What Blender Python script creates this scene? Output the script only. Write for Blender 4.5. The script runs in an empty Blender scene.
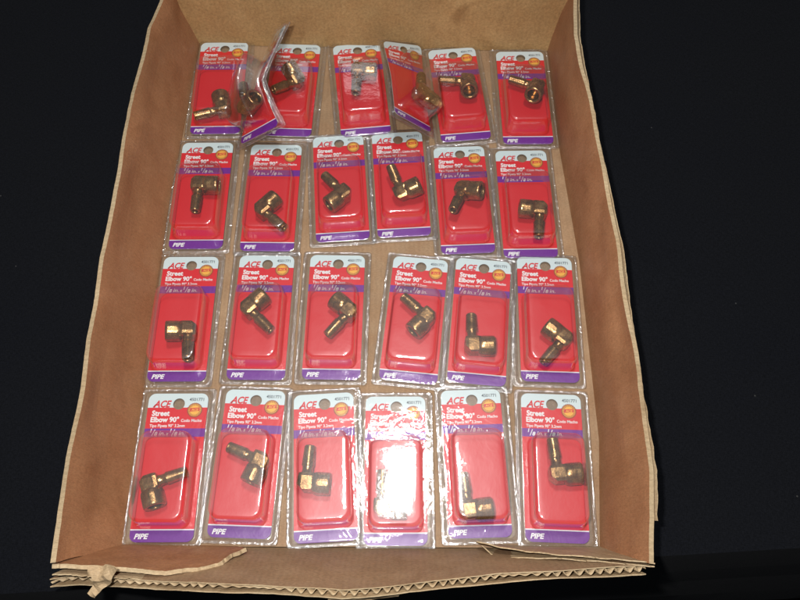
import bpy, bmesh, math, random
from mathutils import Vector, Matrix, noise

random.seed(7)
scene = bpy.context.scene
col = scene.collection

# ------------------------------------------------------------------ camera
F, H = 780.0, 0.63
TILT = math.atan(F / 1585.0)
cam_d = bpy.data.cameras.new('camera')
cam_d.sensor_width = 36.0
cam_d.lens = 36.0 * F / 800.0
cam_d.clip_start = 0.01
cam_d.clip_end = 50
cam = bpy.data.objects.new('camera', cam_d)
cam.location = (0, 0, H)
cam.rotation_euler = (TILT, 0, 0)
col.objects.link(cam)
scene.camera = cam

# ------------------------------------------------------------------ light
world = bpy.data.worlds.new('World')
scene.world = world
world.use_nodes = True
bg = world.node_tree.nodes['Background']
bg.inputs['Color'].default_value = (0.80, 0.90, 1.0, 1)
bg.inputs['Strength'].default_value = 0.10


def area(name, loc, target, sx, sy, power, color):
    l = bpy.data.lights.new(name, 'AREA')
    l.shape = 'RECTANGLE'
    l.size, l.size_y, l.energy, l.color = sx, sy, power, color
    o = bpy.data.objects.new(name, l)
    o.location = loc
    d = Vector(target) - Vector(loc)
    o.rotation_euler = d.to_track_quat('-Z', 'Y').to_euler()
    col.objects.link(o)
    return o


area('ceiling_lamp', (0.010, 0.525, 1.55), (0, 0.3, 0), 0.10, 0.19, 10.5, (1.0, 0.97, 0.93))
area('far_ceiling_lamp', (-0.10, 2.30, 1.75), (0, 0.3, 0), 0.60, 0.22, 0.8, (0.93, 0.97, 1.0))
area('camera_flash', (-0.05, 0.035, 0.66), (0, 0.36, 0), 0.022, 0.012, 4.8, (1.0, 0.98, 0.96))

scene.view_settings.view_transform = 'Standard'
scene.view_settings.look = 'None'
scene.view_settings.exposure = 0
scene.view_settings.gamma = 1
scene.cycles.transparent_max_bounces = 32
scene.cycles.max_bounces = 10
scene.cycles.caustics_reflective = False
scene.cycles.caustics_refractive = False


def P(u, v, z=0.0):
    """point at height z that the photograph shows at pixel (u, v)"""
    d = Vector(((u - 400) / F, (300 - v) / F, -1.0))
    c, s = math.cos(TILT), math.sin(TILT)
    d = Vector((d.x, c * d.y - s * d.z, s * d.y + c * d.z))
    return Vector((0, 0, H)) + d * ((z - H) / d.z)


# ------------------------------------------------------------------ node helpers
class NT:
    def __init__(self, name):
        self.m = bpy.data.materials.new(name)
        self.m.use_nodes = True
        self.t = self.m.node_tree
        self.t.nodes.clear()
        self.out = self.t.nodes.new('ShaderNodeOutputMaterial')

    def n(self, typ, ins=None, **kw):
        nd = self.t.nodes.new('ShaderNode' + typ)
        for k, v in kw.items():
            setattr(nd, k, v)
        for k, v in (ins or {}).items():
            s = nd.inputs[k]
            if hasattr(v, 'is_linked') or hasattr(v, 'links'):
                self.t.links.new(v, s)
            else:
                s.default_value = v
        return nd

    def math(self, op, a, b=0.0, c=None):
        ins = {0: a, 1: b}
        if c is not None:
            ins[2] = c
        return self.n('Math', ins, operation=op).outputs[0]

    def mix(self, f, a, b, blend='MIX'):
        nd = self.n('Mix', data_type='RGBA', blend_type=blend)
        for i, v in ((0, f), (6, a), (7, b)):
            if hasattr(v, 'links'):
                self.t.links.new(v, nd.inputs[i])
            else:
                nd.inputs[i].default_value = v
        return nd.outputs[2]

    def ramp(self, f, stops):
        nd = self.n('ValToRGB', {0: f})
        e = nd.color_ramp.elements
        while len(e) < len(stops):
            e.new(0.5)
        for el, (p, c) in zip(e, stops):
            el.position = p
            el.color = c if len(c) == 4 else (*c, 1)
        return nd.outputs[0]

    def noise(self, vec, scale, detail=4, rough=0.55, dist=0.0):
        return self.n('TexNoise', {'Vector': vec, 'Scale': scale, 'Detail': detail,
                                   'Roughness': rough, 'Distortion': dist}).outputs[0]

    def bump(self, h, strength, dist=0.001):
        return self.n('Bump', {'Height': h, 'Strength': strength, 'Distance': dist}).outputs[0]

    def surf(self, s):
        self.t.links.new(s, self.out.inputs['Surface'])
        return self.m


def C(r, g, b):
    return (r, g, b, 1)


def mapped(t, vec, scale):
    return t.n('Mapping', {'Vector': vec, 'Scale': scale}).outputs[0]


# ------------------------------------------------------------------ materials
def cardboard(name, base, stain=0.5, flute=(1, 0, 0), flute_amt=0.10):
    t = NT(name)
    co = t.n('TexCoord').outputs['Object']
    big = t.noise(co, 9, 5, 0.6, 0.6)
    mid = t.noise(co, 45, 5, 0.65)
    fib = t.noise(mapped(t, co, (1, 3.0, 1)), 420, 4, 0.7)
    c = t.ramp(big, [(0.30, [x * 0.80 for x in base]), (0.52, base), (0.72, [min(1, x * 1.22) for x in base])])
    c = t.mix(t.ramp(mid, [(0.35, (0, 0, 0)), (0.7, (1, 1, 1))]), c, t.mix(0.5, c, C(base[0] * .8, base[1] * .66, base[2] * .55)))
    spot = t.ramp(t.noise(co, 17, 3, 0.5, 1.2), [(0.60, (0, 0, 0)), (0.74, (1, 1, 1))])
    c = t.mix(t.math('MULTIPLY', spot, stain * 0.7), c, C(base[0] * .50, base[1] * .40, base[2] * .32))
    rub = t.ramp(t.noise(mapped(t, co, (1, .5, 1)), 26, 6, 0.75, 0.4), [(0.62, (0, 0, 0)), (0.78, (1, 1, 1))])
    c = t.mix(t.math('MULTIPLY', rub, 0.5), c, C(base[0] * 1.5, base[1] * 1.7, base[2] * 1.9))
    c = t.mix(0.40, c, t.ramp(fib, [(0.3, (0.25, 0.25, 0.25)), (0.7, (0.85, 0.85, 0.85))]), 'OVERLAY')
    w = t.n('TexWave', {'Vector': co, 'Scale': 1.0 / 0.0070 / 6.2832 * 3.1416 / 1.0, 'Distortion': 0.5, 'Detail': 1.0},
            wave_type='BANDS', bands_direction='X' if flute[0] else ('Y' if flute[1] else 'Z'), wave_profile='SIN').outputs[1]
    c = t.mix(flute_amt, c, t.mix(1.0, c, t.ramp(w, [(0, (0.72, 0.70, 0.68)), (1, (1.0, 1.0, 1.0))]), 'MULTIPLY'))
    h = t.math('ADD', t.math('MULTIPLY', w, 0.9 * flute_amt), t.math('MULTIPLY', fib, 0.35))
    h = t.math('ADD', h, t.math('MULTIPLY', big, 2.0))
    nrm = t.bump(h, 0.45, 0.0007)
    rg = t.ramp(mid, [(0.3, (.5, .5, .5)), (0.8, (.75, .75, .75))])
    return t.surf(t.n('BsdfPrincipled', {'Base Color': c, 'Roughness': rg, 'Normal': nrm,
                                        'Specular IOR Level': 0.25}).outputs[0])


M = {}
M['kraft'] = cardboard('kraft_liner', (0.31, 0.200, 0.115), 0.45, (1, 0, 0), 0.2)
M['kraft_bounce'] = cardboard('kraft_bounce', (0.33, 0.162, 0.078), 0.5, (0, 1, 0), 0.10)  # same board, reddened and darkened: bounce off the red cards painted into the colour
M['kraft_back'] = cardboard('kraft_back', (0.39, 0.240, 0.105), 0.8, (1, 0, 0), 0.12)
M['kraft_edge'] = cardboard('kraft_cut_edge', (0.47, 0.36, 0.22), 0.8, (0, 1, 0), 0.35)
M['kraft_torn'] = cardboard('kraft_torn', (0.42, 0.31, 0.185), 0.6, (0, 1, 0), 0.1)
M['kraft_dark'] = cardboard('kraft_inner', (0.20, 0.13, 0.075), 0.5, (1, 0, 0), 0.2)


def mat_cloth():
    t = NT('black_cloth')
    co = t.n('TexCoord').outputs['Object']
    big = t.noise(co, 6, 3)
    a = t.noise(mapped(t, co, (1, 4, 1)), 340, 3, 0.7)
    b = t.noise(mapped(t, co, (4, 1, 1)), 340, 3, 0.7)
    wv = t.math('MULTIPLY', t.math('ADD', a, b), 0.5)
    c = t.ramp(wv, [(0.36, (0.0016, 0.0020, 0.0030)), (0.66, (0.0070, 0.0078, 0.0105))])
    c = t.mix(t.ramp(big, [(0.35, (0, 0, 0)), (0.7, (.5, .5, .5))]), c, t.mix(1.0, c, C(.7, .75, .95), 'MULTIPLY'))
    v = t.n('TexVoronoi', {'Vector': co, 'Scale': 62.0, 'Randomness': 1.0}, feature='F1')
    lint = t.math('LESS_THAN', v.outputs['Distance'], 0.045)
    pick = t.math('GREATER_THAN', t.n('SeparateColor', {0: v.outputs['Color']}).outputs[0], 0.86)
    lint = t.math('MULTIPLY', lint, pick)
    c = t.mix(lint, c, C(0.04, 0.04, 0.04))
    nrm = t.bump(wv, 0.9, 0.0008)
    return t.surf(t.n('BsdfPrincipled', {'Base Color': c, 'Roughness': 0.95, 'Normal': nrm,
                                        'Specular IOR Level': 0.12, 'Sheen Weight': 0.02}).outputs[0])


M['cloth'] = mat_cloth()


def simple(name, c, rough=0.5, metal=0.0, spec=0.5, var=0.0, vscale=300, bump=0.0):
    t = NT(name)
    co = t.n('TexCoord').outputs['Object']
    nz = t.noise(co, vscale, 4)
    cc = t.mix(nz, C(*[x * (1 - var) for x in c]), C(*[min(1, x * (1 + var)) for x in c]))
    ins = {'Base Color': cc, 'Roughness': rough, 'Metallic': metal, 'Specular IOR Level': spec}
    if bump:
        ins['Normal'] = t.bump(nz, bump, 0.0005)
    return t.surf(t.n('BsdfPrincipled', ins).outputs[0])


M['dark_floor'] = simple('dark_floor', (0.004, 0.003, 0.0025), 0.95, var=0.5, vscale=12, spec=0.1)

CW, CH = 0.0250, 0.06075            # half card


def mat_card():
    """printed card: bands by height on the card (UV in metres x 10)"""
    t = NT('printed_card')
    uv = t.n('UVMap', uv_map='UVMap').outputs[0]
    sp = t.n('SeparateXYZ', {0: uv})
    y = sp.outputs[1]                                   # 0 bottom .. 1 top
    hh = 2 * CH
    pos = [(0.0, (0.150, 0.006, 0.270)), (0.0088 / hh, (0.80, 0.78, 0.82)), (0.0097 / hh, (0.70, 0.006, 0.012)),
           ((hh - 0.0375) / hh, (0.165, 0.010, 0.26)), ((hh - 0.0306) / hh, (0.70, 0.010, 0.018)),
           ((hh - 0.0128) / hh, (0.66, 0.76, 0.77))]
    nd = t.n('ValToRGB', {0: y})
    nd.color_ramp.interpolation = 'CONSTANT'
    e = nd.color_ramp.elements
    while len(e) < len(pos):
        e.new(0.5)
    for el, (p, c) in zip(e, pos):
        el.position = p
        el.color = (*c, 1)
    dots = t.noise(uv, 160, 3, 0.7)
    c = t.mix(t.math('MULTIPLY', dots, 0.20), nd.outputs[0], t.mix(1.0, nd.outputs[0], C(.55, .5, .5), 'MULTIPLY'))
    nrm = t.bump(t.noise(uv, 30, 3), 0.12, 0.0004)
    return t.surf(t.n('BsdfPrincipled', {'Base Color': c, 'Roughness': 0.42, 'Normal': nrm,
                                        'Specular IOR Level': 0.45}).outputs[0])


M['card'] = mat_card()
M['card_edge'] = simple('card_edge', (0.45, 0.42, 0.38), 0.8, var=0.1)
M['ink_white'] = simple('white_ink', (0.83, 0.80, 0.80), 0.5, var=0.04)
M['ink_red'] = simple('red_ink', (0.62, 0.012, 0.02), 0.5, var=0.05)
M['ink_black'] = simple('black_ink', (0.03, 0.04, 0.06), 0.5, var=0.1)
M['ink_gold'] = simple('gold_ink', (0.86, 0.43, 0.05), 0.5, var=0.1)
M['ink_brown'] = simple('brown_ink', (0.28, 0.045, 0.012), 0.5, var=0.1)


def mat_plastic(name, ripple=0.35, f0=0.075, haze=0.035, frost=0.0, wrinkle=0.25):
    t = NT(name)
    tc = t.n('TexCoord')
    oi = t.n('ObjectInfo')
    co = t.n('VectorMath', {0: tc.outputs['Object'], 1: oi.outputs['Location']}, operation='ADD').outputs[0]
    fac = t.n('LayerWeight', {'Blend': 0.5}).outputs['Facing']
    p = t.math('POWER', fac, 3.6)
    f = t.math('ADD', f0, t.math('MULTIPLY', p, 0.75))
    n1 = t.noise(co, 95, 3, 0.5)
    n2 = t.noise(co, 700, 3, 0.6)
    n3 = t.noise(co, 48, 2, 0.5, 1.6)
    rid = t.math('SUBTRACT', 1.0, t.math('MULTIPLY', t.math('ABSOLUTE', t.math('SUBTRACT', n3, 0.5)), 9.0))
    rid = t.math('MAXIMUM', rid, 0.0)
    rid = t.math('POWER', rid, 2.0)
    h = t.math('ADD', n1, t.math('MULTIPLY', n2, 0.10 + frost))
    h = t.math('ADD', h, t.math('MULTIPLY', rid, wrinkle))
    nrm = t.bump(h, ripple, 0.0011)
    tr = t.n('BsdfTransparent', {'Color': C(0.955, 0.965, 0.965)})
    g1 = t.n('BsdfGlossy', {'Color': C(1, 1, 1), 'Roughness': 0.07, 'Normal': nrm})
    g2 = t.n('BsdfGlossy', {'Color': C(1, 0.98, 1), 'Roughness': 0.38, 'Normal': nrm})
    a = t.n('MixShader', {0: f, 1: tr.outputs[0], 2: g1.outputs[0]})
    b = t.n('MixShader', {0: haze, 1: a.outputs[0], 2: g2.outputs[0]})
    return t.surf(b.outputs[0])


M['flange'] = mat_plastic('clear_plastic_flange', 0.70, 0.16, 0.085, 0.30, 0.6)
M['plateau'] = mat_plastic('clear_plastic_frame', 0.19, 0.070, 0.032, 0.05, 0.16)
M['dome'] = mat_plastic('clear_plastic_blister', 0.12, 0.105, 0.040, 0.06, 0.10)


def mat_brass(name, scale=1.0):
    t = NT(name)
    tc = t.n('TexCoord')
    oi = t.n('ObjectInfo')
    co = t.n('VectorMath', {0: tc.outputs['Object'], 1: oi.outputs['Location']}, operation='ADD').outputs[0]
    a = t.noise(co, 130, 4, 0.65, 0.5)
    c = t.ramp(a, [(0.30, (0.20, 0.100, 0.042)), (0.50, (0.37, 0.205, 0.085)), (0.78, (0.60, 0.38, 0.17))])
    rg = t.ramp(t.noise(co, 240, 3), [(0.3, (.17, .17, .17)), (0.7, (.34, .34, .34))])
    nrm = t.bump(t.noise(co, 900, 3, 0.6), 0.35, 0.0003)
    return t.surf(t.n('BsdfPrincipled', {'Base Color': c, 'Metallic': 0.88, 'Roughness': rg, 'Normal': nrm}).outputs[0])


M['brass'] = mat_brass('tarnished_brass')


# ------------------------------------------------------------------ object helpers
def link(name, me, parent=None, mats=None, smooth=False):
    if mats:
        for m in (mats if isinstance(mats, (list, tuple)) else [mats]):
            me.materials.append(m)
    if smooth:
        for p in me.polygons:
            p.use_smooth = True
    o = bpy.data.objects.new(name, me)
    col.objects.link(o)
    if parent:
        o.parent = parent
    return o


def empty(name, loc=(0, 0, 0), rz=0.0):
    o = bpy.data.objects.new(name, None)
    o.empty_display_size = 0.02
    o.location = loc
    o.rotation_euler = (0, 0, rz)
    col.objects.link(o)
    return o


def tag(o, label=None, cat=None, group=None, kind=None):
    for k, v in (('label', label), ('category', cat), ('group', group), ('kind', kind)):
        if v:
            o[k] = v


def from_bm(bm, name):
    me = bpy.data.meshes.new(name)
    bm.normal_update()
    bm.to_mesh(me)
    bm.free()
    return me


def lerp_poly(pts, t):
    """arc length interpolation on a polyline of Vectors"""
    L = [0]
    for a, b in zip(pts, pts[1:]):
        L.append(L[-1] + (b - a).length)
    s = t * L[-1]
    for i in range(len(pts) - 1):
        if s <= L[i + 1] or i == len(pts) - 2:
            k = (s - L[i]) / max(1e-9, L[i + 1] - L[i])
            return pts[i].lerp(pts[i + 1], k)


def ruled(lower, upper, nu, nv, thick, name, mats, parent, wob=0.0006, out_dir=1, seed=0, edge_jag=0.0, bow=0.0):
    """slab between two polylines; material 0 faces, 1 cut edges"""
    bm = bmesh.new()
    grid = []
    for i in range(nu + 1):
        u = i / nu
        a, b = lerp_poly(lower, u), lerp_poly(upper, u)
        row = []
        for j in range(nv + 1):
            v = j / nv
            p = a.lerp(b, v)
            nz = noise.noise(Vector((u * 9 + seed, v * 3, seed * 1.7)))
            p = p + Vector((nz, noise.noise(Vector((u * 9, v * 3, 5 + seed))), 0)) * wob * 2 * v
            if j == nv and edge_jag:
                p = p + (b - a).normalized() * edge_jag * (noise.noise(Vector((u * 55, seed, 0))) + 0.6 * noise.noise(Vector((u * 170, seed, 3))))
            row.append(p)
        grid.append(row)
    # normals
    def nrm(i, j):
        i0, i1 = max(0, i - 1), min(nu, i + 1)
        j0, j1 = max(0, j - 1), min(nv, j + 1)
        n = (grid[i1][j] - grid[i0][j]).cross(grid[i][j1] - grid[i][j0])
        return n.normalized() if n.length > 0 else Vector((0, 0, 1))
    top, bot = [], []
    for i in range(nu + 1):
        r1, r2 = [], []
        for j in range(nv + 1):
            n = nrm(i, j) * out_dir
            q = grid[i][j] - n * (bow * math.sin(math.pi * j / nv))
            r1.append(bm.verts.new(q))
            r2.append(bm.verts.new(q + n * thick))
        top.append(r1)
        bot.append(r2)
    for i in range(nu):
        for j in range(nv):
            bm.faces.new((top[i][j], top[i + 1][j], top[i + 1][j + 1], top[i][j + 1]))
            bm.faces.new((bot[i][j], bot[i][j + 1], bot[i + 1][j + 1], bot[i + 1][j]))
    def side(a, b, c, d):
        f = bm.faces.new((a, b, c, d))
        f.material_index = 1 if len(mats) > 1 else 0
    for i in range(nu):
        side(top[i][nv], top[i + 1][nv], bot[i + 1][nv], bot[i][nv])
        side(top[i][0], bot[i][0], bot[i + 1][0], top[i + 1][0])
    for j in range(nv):
        side(top[0][j], top[0][j + 1], bot[0][j + 1], bot[0][j])
        side(top[nu][j], bot[nu][j], bot[nu][j + 1], top[nu][j + 1])
    bmesh.ops.recalc_face_normals(bm, faces=bm.faces[:])
    return link(name, from_bm(bm, name), parent, mats)


def V(*a):
    return Vector(a)


# ------------------------------------------------------------------ setting: cloth covered table, dark floor
TZ = -0.0050
def grid_sheet(name, c00, c10, c11, c01, n, amp, m):
    bm = bmesh.new()
    g = []
    for i in range(n + 1):
        r = []
        for j in range(n + 1):
            u, v = i / n, j / n
            p = (c00.lerp(c10, u)).lerp(c01.lerp(c11, u), v)
            p = p + V(0, 0, amp * (noise.noise(p * 7) - 0.6))
            r.append(bm.verts.new(p))
        g.append(r)
    for i in range(n):
        for j in range(n):
            bm.faces.new((g[i][j], g[i + 1][j], g[i + 1][j + 1], g[i][j + 1]))
    return link(name, from_bm(bm, name), None, m, True)


eL, eR = P(0, 594, TZ), P(800, 548, TZ)
ed = (eR - eL).normalized()
a0, a1 = eL - ed * 0.7, eR + ed * 0.7
up = V(-ed.y, ed.x, 0)
cloth = grid_sheet('table_surface', a0, a1, a1 + up * 1.7, a0 + up * 1.7, 90, 0.0012, M['cloth'])
tag(cloth, 'black cloth covered table top lying flat under the cardboard box', None, None, 'structure')
fr = ruled([a0 + V(0, 0, -0.0012), a1 + V(0, 0, -0.0012)], [a0 + V(0, 0, -0.35) - up * 0.01, a1 + V(0, 0, -0.35) - up * 0.01],
           40, 4, 0.004, 'table_cloth_drop', [M['cloth']], None, 0.004, 1, 3)
tag(fr, 'black cloth hanging down from the front edge of the table', None, None, 'structure')
fl = grid_sheet('floor', V(-3, -2, -0.75), V(3, -2, -0.75), V(3, 3, -0.75), V(-3, 3, -0.75), 8, 0.0, M['dark_floor'])
tag(fl, 'dark floor in deep shade below the table', None, None, 'structure')

# ------------------------------------------------------------------ the cardboard box
box = empty('cardboard_box', (-0.03, 0.355, 0))
tag(box, 'shallow brown cardboard tray with torn front, full of packaged brass fittings', 'cardboard box')


def bx(o):
    """parent to the box while its mesh is in world coordinates"""
    o.parent = box
    o.matrix_parent_inverse = Matrix.Translation((0.03, -0.355, 0))
    return o


FL, FR_, BL_, BR_ = P(118, 546), P(604, 548), P(197, 42), P(550, 49)

lw_low = [FL, P(140, 392), P(165, 208), BL_]
lw_top = [P(52, 563, .070), P(66, 470, .070), P(80, 380, .070), P(92, 310, .071), P(104, 240, .071), P(120, 150, .071), P(139, 66, .072),
          P(147, 30, .073), P(161, 0, .075), P(165, -26, .077)]
lw = bx(ruled(lw_low, lw_top, 160, 14, 0.0042, 'side_wall', [M['kraft_bounce'], M['kraft_edge']], None, 0.0014, 1, 11, 0.0004, 0.002))
lw['label'] = 'left side wall with a fuzzy cut top edge'
rw_low = [FR_, P(603, 440), P(583, 262), P(563, 150), BR_]
rw_top = [P(654, 564, .064), P(656, 520, .068), P(653, 470, .070), P(644, 400, .070), P(631, 318, .070), P(619, 240, .070), P(607, 180, .070),
          P(596, 120, .071), P(583, 66, .072), P(577, 34, .073), P(578, 0, .075), P(579, -26, .077)]
rw = bx(ruled(rw_low, rw_top, 160, 14, 0.0036, 'side_wall', [M['kraft_bounce'], M['kraft_edge']], None, 0.0014, -1, 23, 0.0005, -0.002))
rw['label'] = 'right side wall with a wavy top edge'
bx(ruled([p + V(-.0015, 0, 0) for p in lw_low], [p + V(.0015, 0, 0) for p in rw_low], 40, 30, 0.004, 'bottom_panel',
         [M['kraft'], M['kraft_edge']], None, 0.0, 1, 1))
# peeling outer liner of the right wall
off = V(0.0062, 0, 0)
pl_top = [p + V(0.0026 + 0.0012 * math.sin(i * 1.9), 0, -0.003) for i, p in enumerate(rw_top[1:])]
pl_low = [P(604, 520) + V(.006, 0, 0.004), P(584, 262) + V(.006, 0, 0.004), P(564, 150) + V(.006, 0, 0.004), BR_ + V(.006, 0, 0.004)]
o = bx(ruled(pl_low, pl_top, 120, 8, 0.0008, 'outer_liner', [M['kraft_torn'], M['kraft_edge']], None, 0.0008, -1, 31, 0.0016, -0.002))

# back wall
bw_low = [BL_ + V(-0.0030, 0, 0), BR_ + V(0.0030, 0, 0)]
tl = P(178, -26, .080)
tr_ = P(566, -26, .080)
zt = 0.092
bw_top = [V(tl.x - 0.018, BL_.y + 0.012, zt), V(-0.09, BL_.y + 0.016, zt + .001), V(0.04, BR_.y + 0.020, zt), V(tr_.x + 0.018, BR_.y + 0.014, zt)]
bwo = bx(ruled(bw_low, bw_top, 60, 16, 0.0045, 'back_wall', [M['kraft_back'], M['kraft_edge']], None, 0.0010, 1, 41, 0.0005, 0.0015))
bwo['label'] = 'tall back wall with a dark stain and a pressed seam'

# water stain ring + seam are wear of the board itself: thin relief crease on the back wall
def crease(p, q, name, w=0.0012, h=0.0007, m=None, nseg=30, seed=0, par=None):
    bm = bmesh.new()
    prev = None
    d = (q - p).normalized()
    n = V(0, -1, 0.25).normalized()
    s = d.cross(n).normalized()
    for i in range(nseg + 1):
        t = i / nseg
        c = p.lerp(q, t) + s * 0.0012 * noise.noise(V(t * 6, seed, 0))
        ww = w * (0.7 + 0.6 * abs(noise.noise(V(t * 20, seed, 1))))
        r = [bm.verts.new(c - s * ww - n * 0.001), bm.verts.new(c + n * h), bm.verts.new(c + s * ww - n * 0.001)]
        if prev:
            bm.faces.new((prev[0], prev[1], r[1], r[0]))
            bm.faces.new((prev[1], prev[2], r[2], r[1]))
        prev = r
    return link(name, from_bm(bm, name), par, m or M['kraft_back'], True)


# front wall: leaning outward, cut edge with flutes showing
CB = V(0, 0, 0)
fw_low = [FL + V(0, -0.0006, 0), FR_ + V(0, -0.0006, 0)]
fw_top_px = [(50, 579, .044), (75, 575, .046), (100, 577, .049), (125, 579, .052), (160, 581, .060), (200, 582, .070), (260, 585, .070), (320, 588, .071),
             (345, 590, .071), (380, 587, .071), (430, 581, .070), (500, 573, .069), (560, 570, .067), (610, 567, .064), (646, 565, .058)]
fw_top = [P(*q) for q in fw_top_px]
front = bx(ruled(fw_low, fw_top, 120, 10, 0.0007, 'front_wall', [M['kraft'], M['kraft_edge']], None, 0.0004, 1, 51, 0.0006, 0.001))
front['label'] = 'front wall flopped outward with an open corrugated edge'


def nrm_front(t):
    a, b = lerp_poly(fw_low, t), lerp_poly(fw_top, t)
    tan = V(1, 0, 0)
    n = tan.cross(b - a).normalized()
    return n if n.y < 0 else -n


NF = 900
GAP = 0.0046
# outer liner sheet
outl_low = [p + nrm_front(i) * (GAP + .0009) for i, p in enumerate(fw_low)]
outl_top = [lerp_poly(fw_top, i / 40) + nrm_front(i / 40) * (GAP + 0.0009 + 0.0006 * math.sin(i * .7)) + V(0, 0, -0.001 * abs(math.sin(i * 1.3))) for i in range(41)]
ol = bx(ruled(outl_low, outl_top, 120, 8, 0.0008, 'front_outer_liner', [M['kraft_torn'], M['kraft_edge']], None, 0.0004, 1, 61, 0.0009, 0.0))
# fluting between the liners
bm = bmesh.new()
prev = None
for i in range(NF + 1):
    t = i / NF
    b, a = lerp_poly(fw_top, t), lerp_poly(fw_low, t)
    n = nrm_front(t)
    s = 0.5 + 0.5 * math.sin(t * 2 * math.pi * 58 + 3.4 * noise.noise(V(t * 16, 3, 0)))
    crush = 1 - min(0.85, max(0.0, noise.noise(V(t * 7, 9, 0)) * 1.4) + (0.35 if t < 0.42 else 0.0))
    off_ = n * (0.0009 + (GAP - 0.0010) * (s * crush + (1 - crush) * 0.3))
    hh_ = 0.0012 * noise.noise(V(t * 60, 1, 4)) - 0.0004
    d = (b - a).normalized()
    r = [bm.verts.new(b + off_ + d * hh_), bm.verts.new(b.lerp(a, 0.25) + off_)]
    if prev:
        bm.faces.new((prev[0], r[0], r[1], prev[1]))
    prev = r
me = from_bm(bm, 'fluting')
fo = link('fluting', me, None, M['kraft_edge'], True)
sol = fo.modifiers.new('paper', 'SOLIDIFY')
sol.thickness = 0.00035
sol.offset = 0
fo.parent = front


def flap(name, low, top, th, mats, seed, jag, label, nu=70, nv=8, wob=.0006):
    o = bx(ruled(low, top, nu, nv, th, name, mats, None, wob, 1, seed, jag, 0.0))
    o['label'] = label
    return o


# torn double layer at the left front corner
L1 = [P(119, 545, .001), P(150, 545.5, .001), P(200, 546, .001), P(236, 547, .001)]
T1 = [P(52, 564, .067), P(95, 565, .063), P(130, 568, .060), P(165, 571, .056), P(200, 567, .050), P(218, 563, .044), P(232, 553, .032), P(246, 547.5, .022)]
f1 = flap('torn_flap', [p + V(0, 0.0008, 0) for p in L1], T1, 0.0030, [M['kraft_bounce'], M['kraft_edge']], 71, 0.0016, 'torn inner flap at the left front corner')
o = flap('torn_flap', [p + V(0, -0.0026, 0) for p in L1], [p + V(0, -0.0062, -0.004) for p in T1], 0.0008, [M['kraft_torn'], M['kraft_edge']], 75, 0.0030,
         'rear layer of the torn flap at the left front corner')
# torn strip at the right front corner
L2 = [P(482, 545, .0005), P(510, 546, .0005), P(560, 547, .0005), P(603, 547.5, .0005)]
T2 = [P(476, 541, .018), P(500, 546, .030), P(525, 551, .040), P(570, 555, .050), P(612, 558, .058), P(655, 563, .064)]
f2 = flap('torn_flap', [p + V(0, 0.0008, 0) for p in L2], T2, 0.0009, [M['kraft_torn'], M['kraft_edge']], 81, 0.0018, 'torn pale strip at the right front corner')
T3 = [P(482, 545, .016), P(497, 558, .026), P(515, 557, .036), P(560, 558, .048), P(612, 562, .056), P(655, 566, .062)]
f3 = flap('torn_flap', [p + V(0, -0.0020, 0) for p in L2], T3, 0.0008, [M['kraft_edge'], M['kraft_edge']], 85, 0.0022,
          'rear layer of the torn strip at the right front corner')


# crumpled paper scrap hanging off the left corner, ragged scrap under the front edge
def scrap(name, pts, z0, parent, m, seed, th=0.0006, amp=0.004):
    bm = bmesh.new()
    vs = [bm.verts.new(p) for p in pts]
    bm.faces.new(vs)
    bmesh.ops.triangulate(bm, faces=bm.faces[:])
    bmesh.ops.subdivide_edges(bm, edges=bm.edges[:], cuts=3, use_grid_fill=True)
    bmesh.ops.triangulate(bm, faces=bm.faces[:])
    for v in bm.verts:
        v.co += V(noise.noise(v.co * 160 + V(seed, 0, 0)) * amp * .35, noise.noise(v.co * 140 + V(0, seed, 0)) * amp * .35,
                  noise.noise(v.co * 120 + V(0, 0, seed)) * amp)
    o = link(name, from_bm(bm, name), None, m)
    s = o.modifiers.new('paper', 'SOLIDIFY')
    s.thickness = th
    s.offset = 0
    o.parent = parent
    return o


scrap('paper_scrap', [P(91, 567, .070), P(104, 564, .072), P(119, 569, .071), P(112, 579, .068), P(105, 588, .060), P(96, 597, .052),
                      P(90, 592, .054), P(95, 580, .066), P(87, 572, .068)], 0, f1, M['kraft_torn'], 3, amp=0.006)
scrap('paper_scrap', [P(325, 591, .064), P(345, 593, .065), P(380, 592, .064), P(404, 590, .063), P(398, 596, .057), P(372, 599, .052), P(350, 606, .047),
                      P(330, 604, .049)], 0, front, M['kraft_torn'], 8, amp=0.003)


# ------------------------------------------------------------------ printed card mesh
def text_mesh(s, width, height, x, y, shear=0.0, bold=0.0, center=False):
    cu = bpy.data.curves.new('text', 'FONT')
    cu.body = s
    cu.size = 1.0
    cu.shear = shear
    cu.offset = bold
    cu.resolution_u = 3
    ob = bpy.data.objects.new('text', cu)
    col.objects.link(ob)
    dg = bpy.context.evaluated_depsgraph_get()
    dg.update()
    me = bpy.data.meshes.new_from_object(ob.evaluated_get(dg))
    bpy.data.objects.remove(ob)
    xs = [v.co.x for v in me.vertices]
    ys = [v.co.y for v in me.vertices]
    x0, x1 = min(xs), max(xs)
    y0, y1 = (0.0 if not center else min(ys)), max(ys)
    out_v = [(x + (v.co.x - x0) / (x1 - x0) * width, y + (v.co.y - y0) / (y1 - y0) * height) for v in me.vertices]
    out_f = [tuple(p.vertices) for p in me.polygons]
    bpy.data.meshes.remove(me)
    return out_v, out_f


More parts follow.
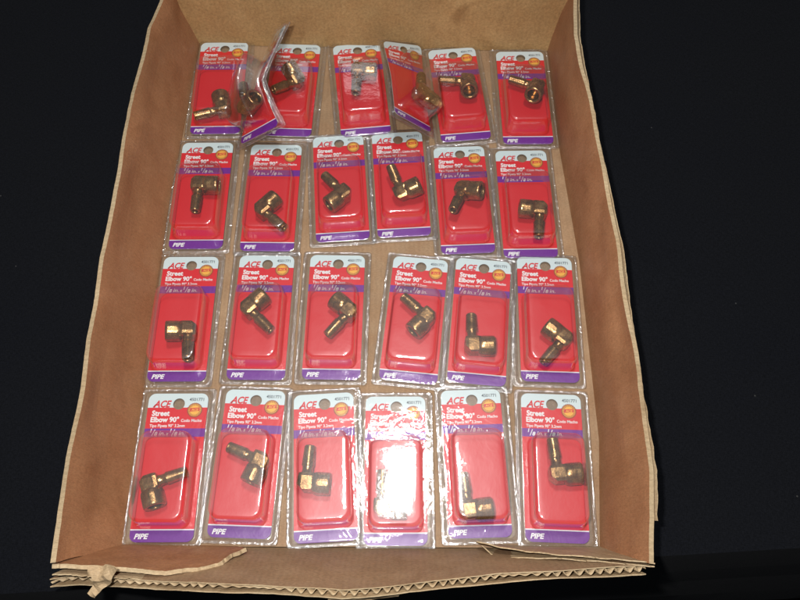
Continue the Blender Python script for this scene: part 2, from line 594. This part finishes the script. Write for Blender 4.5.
def build_card():
    bm = bmesh.new()
    # sheet with rounded corners and hanger hole, cut from a fine grid by rows: polygon outline + hole bridged
    r = 0.0058
    n = 10
    outl = []
    for cx, cy, a0_ in ((CW - r, CH - r, 0), (-CW + r, CH - r, 90), (-CW + r, -CH + r, 180), (CW - r, -CH + r, 270)):
        for k in range(n + 1):
            a = math.radians(a0_ + 90 * k / n)
            outl.append((cx + r * math.cos(a), cy + r * math.sin(a)))
    hx, hy, hr = 0.0008, CH - 0.0092, 0.0049
    hole = [(hx + hr * math.cos(2 * math.pi * k / 32), hy + hr * math.sin(2 * math.pi * k / 32)) for k in range(32)]
    vo = [bm.verts.new((x, y, 0)) for x, y in outl]
    vh = [bm.verts.new((x, y, 0)) for x, y in hole]
    es = [bm.edges.new((vo[i], vo[(i + 1) % len(vo)])) for i in range(len(vo))]
    es += [bm.edges.new((vh[i], vh[(i + 1) % 32])) for i in range(32)]
    bmesh.ops.triangle_fill(bm, edges=es, use_beauty=True)
    for k in range(1, 14):                                   # cross cuts so that a bent card can bend
        y = -CH + 2 * CH * k / 14
        bmesh.ops.bisect_plane(bm, geom=bm.verts[:] + bm.edges[:] + bm.faces[:], plane_co=(0, y, 0), plane_no=(0, 1, 0))
    for k in range(1, 6):
        x = -CW + 2 * CW * k / 6
        bmesh.ops.bisect_plane(bm, geom=bm.verts[:] + bm.edges[:] + bm.faces[:], plane_co=(x, 0, 0), plane_no=(1, 0, 0))
    for f in bm.faces:
        if f.normal.z < 0:
            f.normal_flip()
    bm.normal_update()
    for f in bm.faces:
        if f.normal.z < 0:
            f.normal_flip()
    r_ = bmesh.ops.extrude_face_region(bm, geom=bm.faces[:])
    low = [g for g in r_['geom'] if isinstance(g, bmesh.types.BMVert)]
    for v in low:
        v.co.z = -0.0005
    bmesh.ops.recalc_face_normals(bm, faces=bm.faces[:])
    for f in bm.faces:
        f.material_index = 0 if f.normal.z > 0.5 else 1

    def add(vf, mi, z=0.00012):
        vs = [bm.verts.new((x, y, z)) for x, y in vf[0]]
        for f in vf[1]:
            try:
                nf = bm.faces.new([vs[i] for i in f])
                nf.normal_update()
                if nf.normal.z < 0:
                    nf.normal_flip()
                nf.material_index = mi
            except ValueError:
                pass

    def poly(pts, mi, z):
        add((pts, [tuple(range(len(pts)))]), mi, z)
    X = lambda mm: -CW + mm * 0.001
    Y = lambda mm: CH - mm * 0.001
    add(text_mesh('ACE', .0150, .0060, X(4.6), Y(12.0), 0.30, 0.035), 3)
    poly([(X(4.0), Y(12.0)), (X(6.0), Y(9.4)), (X(6.6), Y(9.4)), (X(5.4), Y(12.0))], 3, 0.00012)
    add(text_mesh('4501771', .0122, .0027, X(34.3), Y(6.6), 0.0, 0.015), 4)
    sx, sy = X(39.6), Y(14.6)
    st = []
    for k in range(48):
        a = 2 * math.pi * k / 48
        rr = 0.0067 if k % 2 else 0.0060
        st.append((sx + rr * math.cos(a), sy + rr * math.sin(a)))
    poly(st, 6, 0.00010)
    poly([(sx + .0055 * math.cos(2 * math.pi * k / 32), sy + .0055 * math.sin(2 * math.pi * k / 32)) for k in range(32)], 5, 0.00018)
    ring = []
    for k in range(28):
        a = 2 * math.pi * k / 28
        poly([(sx + q * math.cos(a + w), sy + q * math.sin(a + w)) for q, w in ((.0039, -.045), (.0054, -.045), (.0054, .065), (.0039, .065))], 6, 0.00024)
    poly([(sx + .0040 * math.cos(2 * math.pi * k / 28), sy + .0040 * math.sin(2 * math.pi * k / 28)) for k in range(28)], 5, 0.00026)
    poly([(sx - .0040, sy - .0014), (sx + .0040, sy - .0008), (sx + .0038, sy + .0022), (sx - .0038, sy + .0016)], 3, 0.00032)
    add(text_mesh('ACE', .0062, .0020, sx - .0030, sy - .0007, 0.2, 0.03), 5, 0.00040)
    add(text_mesh('Street', .0148, .0046, X(4.3), Y(19.4), 0, 0.035), 2)
    add(text_mesh('Elbow 90°', .0236, .0046, X(3.8), Y(24.8), 0, 0.035), 2)
    add(text_mesh('Codo Macho', .0172, .0025, X(29.2), Y(24.8), 0, 0.018), 2)
    add(text_mesh('Tipo Pipeta 90° 3.2mm', .0292, .0026, X(3.6), Y(29.2), 0, 0.018), 2)
    # fractions: small raised figure, slash, lowered figure, then the unit
    for x0 in (4.6, 21.0):
        add(text_mesh('1', .0013, .0030, X(x0 + .2), Y(33.6), .2, .03), 2)
        poly([(X(x0 + 1.6), Y(36.6)), (X(x0 + 2.2), Y(36.6)), (X(x0 + 4.4), Y(31.2)), (X(x0 + 3.8), Y(31.2))], 2, .00012)
        add(text_mesh('8', .0026, .0032, X(x0 + 3.8), Y(36.4), .2, .03), 2)
        add(text_mesh('in.', .0050, .0033, X(x0 + 7.6), Y(36.2), .2, .012), 2)
    add(text_mesh('x', .0022, .0021, X(18.0), Y(36.2), .2, .025), 2)
    add(text_mesh('PIPE', .0112, .0040, X(3.8), -CH + .0026, .25, .035), 2)
    uvl = bm.loops.layers.uv.new('UVMap')
    for f in bm.faces:
        for l in f.loops:
            l[uvl].uv = ((l.vert.co.x + CW) / (2 * CW), (l.vert.co.y + CH) / (2 * CH))
    return from_bm(bm, 'card')


card_mesh = build_card()
for m in ('card', 'card_edge', 'ink_white', 'ink_red', 'ink_black', 'ink_gold', 'ink_brown'):
    card_mesh.materials.append(M[m])


# ------------------------------------------------------------------ clamshell + blister
def rloop(hw, hh, r, cy, n=9, per=6):
    pts = []
    def arc(cx, cyy, a0_):
        for k in range(n):
            a = math.radians(a0_ + 90 * k / (n - 1))
            pts.append((cx + r * math.cos(a), cyy + r * math.sin(a)))
    def line(p, q, m):
        for k in range(1, m):
            pts.append((p[0] + (q[0] - p[0]) * k / m, p[1] + (q[1] - p[1]) * k / m))
    corners = ((hw - r, cy + hh - r, 0), (-hw + r, cy + hh - r, 90), (-hw + r, cy - hh + r, 180), (hw - r, cy - hh + r, 270))
    for i, c in enumerate(corners):
        arc(*c)
        nx = corners[(i + 1) % 4]
        a = math.radians(nx[2])
        q = (nx[0] + r * math.cos(a), nx[1] + r * math.sin(a))
        line(pts[-1], q, per if i % 2 == 0 else per * 2)
    return pts


def loft(bm, loops, zf):
    rows = []
    for hw, hh, r, z, cy in loops:
        rows.append([bm.verts.new((x, y, zf(x, y, z))) for x, y in rloop(hw, hh, r, cy)])
    for a, b in zip(rows, rows[1:]):
        n = len(a)
        for i in range(n):
            bm.faces.new((a[i], a[(i + 1) % n], b[(i + 1) % n], b[i]))
    return rows


DOME_CY = -0.0142


def build_clam(seed):
    s = V(seed * 3.1, 0, 0)
    def zf(x, y, z):
        return z + 0.00032 * noise.noise(V(x * 45, y * 45, seed)) + 0.00016 * noise.noise(V(x * 190, y * 190, seed))
    bm = bmesh.new()
    loops = [(.0312, .0650, .0030, .0004, 0), (.0314, .0652, .0030, .0012, 0), (.0309, .0647, .0030, .0017, 0), (.0301, .0639, .0030, .0015, 0),
             (.0295, .0634, .0032, .0014, 0), (.0287, .0628, .0036, .0014, 0), (.0281, .0624, .0044, .0020, 0), (.0276, .0620, .0048, .0040, 0),
             (.0270, .0615, .0050, .0047, 0), (.0262, .0608, .0050, .0048, 0)]
    rows = loft(bm, loops, zf)
    # plateau between frame and blister base: bridge with a few loops that morph
    base = (.0222, .0373, .0070, .0048, DOME_CY)
    last = loops[-1]
    mor = []
    for k in (0.3, 0.65, 1.0):
        mor.append(tuple(a + (b - a) * k for a, b in zip(last, base)))
    rows2 = loft(bm, mor, zf)
    a, b = rows[-1], rows2[0]
    for i in range(len(a)):
        bm.faces.new((a[i], a[(i + 1) % len(a)], b[(i + 1) % len(a)], b[i]))
    # back sheet
    back = loft(bm, [(.0306, .0645, .003, .0006, 0), (.0200, .0500, .003, .0006, 0), (.0100, .0300, .003, .0006, 0)], zf)
    bm.faces.new(back[-1])
    bmesh.ops.recalc_face_normals(bm, faces=bm.faces[:])
    for f in bm.faces:
        c = f.calc_center_median()
        if abs(c.x) < .0272 and abs(c.y) < .0617:
            f.material_index = 1
    me = from_bm(bm, 'clamshell')
    bm = bmesh.new()
    tx, ty = random.uniform(-1, 1), random.uniform(-1, 1)
    def zd(x, y, z):
        k = max(0, (z - .006) / .016)
        return z + k * (0.00016 * noise.noise(V(x * 60, y * 60, seed + 5)) + x * 0.012 * tx + (y - DOME_CY) * 0.010 * ty) \
            + (0.00032 * noise.noise(V(x * 45, y * 45, seed)) if z < .006 else 0)
    D = [(.0222, .0373, .0070, .0048, DOME_CY), (.0217, .0368, .0072, .0056, DOME_CY), (.0213, .0352, .0075, .0090, DOME_CY), (.0209, .0360, .0078, .0180, DOME_CY),
         (.0206, .0357, .0080, .0244, DOME_CY), (.0201, .0352, .0080, .0264, DOME_CY), (.0193, .0344, .0078, .0273, DOME_CY), (.0182, .0333, .0074, .0275, DOME_CY),
         (.0150, .0300, .0060, .02755, DOME_CY), (.0100, .0220, .0050, .0276, DOME_CY), (.0050, .0120, .0030, .0276, DOME_CY)]
    rows = loft(bm, D, zd)
    bm.faces.new(rows[-1])
    bmesh.ops.recalc_face_normals(bm, faces=bm.faces[:])
    return me, from_bm(bm, 'blister_dome')


CLAM = []
for s_ in range(6):
    a_, b_ = build_clam(s_ + 1)
    a_.materials.append(M['flange'])
    a_.materials.append(M['plateau'])
    b_.materials.append(M['dome'])
    for me in (a_, b_):
        for p in me.polygons:
            p.use_smooth = True
    CLAM.append((a_, b_))


# ------------------------------------------------------------------ brass elbow meshes (female along +X, male along +Y)
def revolve(bm, prof, axis, n=28, cap0=True, cap1=True, wob=None):
    rows = []
    for k, (s, r) in enumerate(prof):
        ring = []
        for i in range(n):
            a = 2 * math.pi * i / n
            rr = r
            c, d = rr * math.cos(a), rr * math.sin(a)
            ring.append(bm.verts.new((s, c, d) if axis == 'x' else (d, s, c)))
        rows.append(ring)
    for a, b in zip(rows, rows[1:]):
        for i in range(n):
            bm.faces.new((a[i], a[(i + 1) % n], b[(i + 1) % n], b[i]))
    if cap0:
        bm.faces.new(rows[0])
    if cap1:
        bm.faces.new(rows[-1])


mm = 0.001 * 1.2
bm = bmesh.new()
# corner forging: a block with flats and broad chamfers
bmesh.ops.create_cube(bm, size=1.0, matrix=Matrix.Translation((0.6 * mm, 0.3 * mm, 0)) @ Matrix.Diagonal((12.4 * mm, 12.0 * mm, 12.6 * mm, 1)))
bmesh.ops.bevel(bm, geom=bm.edges[:], offset=2.7 * mm, segments=2, profile=0.62, affect='EDGES')
# the outer corner is cut flat at 45 degrees
res = bmesh.ops.bisect_plane(bm, geom=bm.verts[:] + bm.edges[:] + bm.faces[:], plane_co=(-3.5 * mm, -3.6 * mm, 0), plane_no=(-1, -1, 0), clear_outer=True)
ed_ = [g for g in res['geom_cut'] if isinstance(g, bmesh.types.BMEdge)]
bmesh.ops.contextual_create(bm, geom=ed_)
revolve(bm, [(3.6, 6.0), (5.0, 6.9), (6.2, 7.35), (8.0, 7.5), (14.2, 7.5), (15.4, 7.35), (16.0, 6.8), (16.1, 5.3), (15.2, 4.7), (15.0, 4.5), (14.4, 4.75), (14.0, 4.45),
             (13.4, 4.7), (13.0, 4.4), (12.4, 4.65), (12.0, 4.35), (11.4, 4.6), (9.0, 4.1), (3.5, 3.9)] and
        [(a * mm, b * mm) for a, b in [(3.6, 6.0), (5.0, 6.9), (6.2, 7.35), (8.0, 7.5), (14.2, 7.5), (15.4, 7.35), (16.0, 6.8), (16.1, 5.5), (15.3, 5.0),
                                       (14.9, 4.7), (14.5, 5.0), (14.0, 4.65), (13.5, 4.95), (13.0, 4.6), (12.5, 4.9), (12.0, 4.55), (11.5, 4.8), (8.0, 4.2), (5.0, 4.0)]],
        'x', 32, False, True)
bmesh.ops.recalc_face_normals(bm, faces=bm.faces[:])
body_mesh = from_bm(bm, 'elbow_body')
body_mesh.materials.append(M['brass'])
for p in body_mesh.polygons:
    p.use_smooth = p.area < 6e-6

bm = bmesh.new()
prof = [(4.5, 4.7), (6.4, 3.9), (8.6, 3.55), (10.4, 3.6), (11.0, 3.9)]
y = 11.2
k = 0
while y < 24.0:
    taper = 4.45 - (y - 11) * 0.045
    prof.append((y, taper if k % 2 else taper - 0.45))
    y += 0.47
    k += 1
prof += [(24.3, 3.7), (24.8, 3.4), (24.8, 2.6), (23.0, 2.4), (15.0, 2.2)]
revolve(bm, [(a * mm, b * mm) for a, b in prof], 'y', 30, False, True)
bmesh.ops.recalc_face_normals(bm, faces=bm.faces[:])
nip_mesh = from_bm(bm, 'threaded_nipple')
nip_mesh.materials.append(M['brass'])
for p in nip_mesh.polygons:
    p.use_smooth = True


# ------------------------------------------------------------------ placement tables
# row, column: card corners in the photograph (top left, top right, bottom left, bottom right),
# elbow: corner pixel, direction of the threads, direction and rise of the socket (degrees), words for the pose
ROWS = {1: 'back row', 2: 'second row from back', 3: 'third row from back', 4: 'front row'}
PACKS = [
    (4, 1, [(149, 392), (210, 394), (128, 542), (193, 544)], (150, 484), 29, -70, 0, 'threads aimed up right'),
    (4, 2, [(227, 388), (286, 391), (207.5, 536), (269, 542)], (261, 461), 155, -113, 0, 'threads aimed up left'),
    (4, 3, [(295, 393), (352, 396), (295, 542), (357, 541)], (304, 483), 90, -3, 0, 'threads upright along the left edge'),
    (4, 4, [(366, 395.6), (425, 395.6), (363, 547), (428, 547)], (382, 508), 92, 0, 0, 'threads upright under white glare'),
    (4, 5, [(440, 388), (500, 390), (449, 539), (512.5, 539)], (468.5, 513), 98, 6, 0, 'lying at the very bottom'),
    (4, 6, [(521, 394.6), (580, 395.6), (525.5, 541), (590, 542.5)], (558, 475), 103, 4, 0, 'socket touching the right edge'),
    (3, 1, [(165, 255), (219, 258), (145, 382), (206.5, 382)], (188.5, 331), -82, 168, 8, 'threads aimed down, socket left'),
    (3, 2, [(241.6, 255.4), (293.5, 256.6), (226, 379), (284.5, 380.5)], (248.5, 308.5), -38, 45, 0, 'threads aimed down right'),
    (3, 3, [(311, 254.5), (365, 256), (302, 379), (359.5, 380.5)], (350, 311.5), 228, 140, 0, 'threads aimed down left'),
    (3, 4, [(393.6, 257.5), (448.5, 261.4), (378.6, 379.6), (437, 382)], (427.5, 317.5), 142, 226, 0, 'threads aimed up left'),
    (3, 5, [(456.6, 260.5), (510.6, 262), (445.5, 382), (507, 383.5)], (472.5, 346), 92, 0, 0, 'threads aimed straight up'),
    (3, 6, [(516, 255.4), (571.5, 256), (520.5, 383.5), (581, 385)], (564, 341.5), 226, 138, 0, 'threads aimed down left'),
    (2, 1, [(182.5, 141), (234.7, 142), (168, 248.8), (222, 252)], (199, 185), -92, -1, 0, 'threads aimed straight down'),
    (2, 2, [(251.8, 144.8), (302, 145.6), (240, 250), (293, 252)], (262, 210), -40, 48, 0, 'threads aimed down right'),
    (2, 3, [(312.8, 136), (363, 136.5), (316, 242), (370, 240)], (344, 194), 140, 222, 0, 'threads aimed up left'),
    (2, 4, [(372.4, 133.8), (421, 134.6), (378, 235.6), (431, 235)], (404, 193), 112, 10, 35, 'threads aimed up, socket right'),
    (2, 5, [(433, 147), (483.8, 147), (442.5, 254), (494.8, 253)], (463, 190), -112, -2, 22, 'threads aimed down left'),
    (2, 6, [(496, 150.3), (544.8, 152), (504.4, 258), (558, 257)], (539.5, 210), -105, 174, 0, 'threads aimed straight down'),
    (1, 1, [(201, 38.8), (249.5, 42.5), (188, 135), (241, 137.5)], (221, 110), 203, 108, 0, 'threads aimed down left'),
    (1, 2, [(274, 45), (320.5, 47), (262, 134), (310, 135)], (298, 76), 218, 84, 38, 'threads aimed down left'),
    (1, 3, [(333, 49), (380, 47), (341.7, 132.7), (390, 129.4)], (357.5, 69), -92, -3, 0, 'threads aimed straight down'),
    (1, 4, [(428, 50.6), (475, 50.6), (440.8, 140.5), (491.8, 137)], (467, 82), 180, -88, 38, 'socket turned to the viewer'),
    (1, 5, [(496, 52.8), (542.7, 53.4), (503.7, 142.7), (553.5, 142.7)], (537, 87.5), 158, -112, 35, 'socket turned to the viewer'),
]
COLN = {1: 'at left end', 2: 'second from left', 3: 'third from left', 4: 'third from right', 5: 'second from right', 6: 'at right end'}
COL1 = {1: 'at left end', 2: 'lying flat, second from left,', 3: 'flat at middle', 4: 'flat, second from right,', 5: 'at right end'}
GP, GE = 'packaged fittings laid out in rows in the box', 'brass elbows inside the clear packs'


def elbow_basis(male, fem, rise):
    a, e, m_ = math.radians(fem), math.radians(rise), math.radians(male)
    Fv = V(math.cos(e) * math.cos(a), math.cos(e) * math.sin(a), math.sin(e))
    e2 = 0.0
    if rise > 1:                               # both arms leave the card when they open wider than a right angle
        e2 = math.atan2(-math.cos(e) * math.cos(a - m_), math.sin(e))
        e2 = max(-0.22, min(0.22, e2))
    Mv = V(math.cos(m_) * math.cos(e2), math.sin(m_) * math.cos(e2), math.sin(e2))
    if rise > 1:
        Fv = (Fv - Mv * Fv.dot(Mv)).normalized()
    else:
        Mv = (Mv - Fv * Mv.dot(Fv)).normalized()
    Z = Fv.cross(Mv).normalized()
    return Fv, Mv, Z


def elbow_extent(R):
    pts = []
    for me in (body_mesh, nip_mesh):
        pts += [R @ v.co for v in me.vertices]
    return pts


def make_elbow(M4):
    e = empty('pipe_elbow')
    e.matrix_world = M4
    link('elbow_body', body_mesh, e)
    link('threaded_nipple', nip_mesh, e)
    return e


for idx, (row, cl, cs, ec, male, fem, rise, words) in enumerate(PACKS):
    z0 = 0.0003 + 0.00045 * (cl % 2) + 0.0002 * (row % 2)
    zc = z0 + 0.0028
    pts = [P(u, v, zc) for u, v in cs]
    ctr = (pts[0] + pts[1] + pts[2] + pts[3]) / 4
    d = pts[0] + pts[1] - pts[2] - pts[3]
    rz = math.atan2(-d.x, d.y)
    where = f'{(COL1 if row == 1 else COLN)[cl]} in {ROWS[row]}'
    pk = empty('blister_pack', (ctr.x, ctr.y, z0), rz)
    short = words.replace(' aimed', '')
    lab = f'clear pack {where}, elbow {short}'
    assert len(lab.split()) <= 16, lab
    tag(pk, lab, 'blister pack', GP)
    c = link('card', card_mesh, pk)
    jx, jy = random.uniform(-.0008, .0008), random.uniform(-.0008, .0008)
    c.location = (0, 0, 0.0028)
    ca, cb = CLAM[(idx * 5 + row) % 6]
    cm = link('clamshell', ca, pk)
    cm.location = (jx, jy, 0)
    if (idx + row) % 2:
        pass
    link('blister_dome', cb, cm)
    # elbow
    Fv, Mv, Z = elbow_basis(male, fem, rise)
    R = Matrix((Fv, Mv, Z)).transposed()
    ex = elbow_extent(R)
    while rise > 2 and max(p.z for p in ex) - min(p.z for p in ex) > 0.0238:
        rise -= 2
        Fv, Mv, Z = elbow_basis(male, fem, rise)
        R = Matrix((Fv, Mv, Z)).transposed()
        ex = elbow_extent(R)
    zmin = min(p.z for p in ex)
    cz = zc + 0.0005 - zmin
    pos = P(ec[0], ec[1], cz)
    # keep it inside the blister
    inv = Matrix.Rotation(-rz, 3, 'Z')
    loc = inv @ (pos - V(ctr.x, ctr.y, 0))
    ax = [inv @ p for p in ex]
    lim = 0.0208
    if loc.x + max(p.x for p in ax) > lim:
        loc.x = lim - max(p.x for p in ax)
    if loc.x + min(p.x for p in ax) < -lim:
        loc.x = -lim - min(p.x for p in ax)
    top, bot = DOME_CY + .0366, DOME_CY - .0356
    if loc.y + max(p.y for p in ax) > top:
        loc.y = top - max(p.y for p in ax)
    if loc.y + min(p.y for p in ax) < bot:
        loc.y = bot - min(p.y for p in ax)
    w = inv.inverted() @ loc
    pos = V(ctr.x + w.x, ctr.y + w.y, cz)
    el = make_elbow(Matrix.Translation(pos) @ R.to_4x4())
    tag(el, f'brass elbow {where}, {short}', 'pipe fitting', GE)

# ------------------------------------------------------------------ two packs thrown on top of the back row, leaning and bent


def warp_fn(rows):
    """rows: bottom, middle, top pairs (left, right) of 3-D points of the card; quadratic along the length"""
    def quad(a, b, c, t):
        return a * ((1 - t) * (1 - 2 * t)) + b * (4 * t * (1 - t)) + c * (t * (2 * t - 1))
    def kink(a, b, c, t):
        k = max(0.0, min(1.0, (t - 0.40) / 0.20))
        k = k * k * (3 - 2 * k)
        lin = (a + (b - a) * 2 * t) * (1 - k) + (b + (c - b) * (2 * t - 1)) * k
        return lin * 0.75 + quad(a, b, c, t) * 0.25
    def S(u, v):
        L = kink(rows[0][0], rows[1][0], rows[2][0], v)
        R_ = kink(rows[0][1], rows[1][1], rows[2][1], v)
        return L.lerp(R_, u)
    def frame(u, v):
        p = S(u, v)
        du = (S(u + .01, v) - S(u - .01, v)).normalized()
        dv = (S(u, v + .01) - S(u, v - .01)).normalized()
        return p, du, dv, du.cross(dv).normalized()
    def W(co):
        u, v = (co.x + CW) / (2 * CW), (co.y + CH) / (2 * CH)
        p, du, dv, n = frame(u, v)
        return p + n * co.z
    return W, frame


def leaning_pack(rows, label, elb_uv, elb_rot, elb_label, var):
    W, frame = warp_fn(rows)
    org = frame(.5, .5)[0].copy()
    org.z = 0
    pk = empty('blister_pack', org)
    tag(pk, label, 'blister pack', GP)
    def wm(me, dz):
        m = me.copy()
        for v in m.vertices:
            v.co = W(v.co + V(0, 0, dz)) - org
        return m
    link('card', wm(card_mesh, 0), pk)
    c = link('clamshell', wm(CLAM[var][0], -.0028), pk)
    link('blister_dome', wm(CLAM[var][1], -.0028), c)
    p, du, dv, n = frame(*elb_uv)
    dv = n.cross(du)
    B = Matrix((du, dv, n)).transposed()
    Fv, Mv, Z = elbow_basis(*elb_rot)
    R = B @ Matrix((Fv, Mv, Z)).transposed()
    el = make_elbow(Matrix.Translation(p + n * 0.0095) @ R.to_4x4())
    tag(el, elb_label, 'pipe fitting', GE)


leaning_pack([(P(240, 145, .010), P(279, 125, .036)), (P(253, 93, .020), P(262, 80, .058)), (P(276, 32, .034), P(286, 25, .070))],
             'bent pack standing on its long edge across the two left packs in back row',
             (.40, .27), (110, 15, 0), 'brass elbow in the upright leaning pack near the left of the back row', 2)
leaning_pack([(P(395, 113, .046), P(431, 133, .012)), (P(391, 75, .038), P(425, 93, .006)), (P(383, 41, .030), P(421, 46, .0035))],
             'blister pack tilted over the gap in the back row, its left edge raised',
             (.62, .34), (75, -15, 0), 'brass elbow in the tilted pack lying over the middle of the back row', 4)
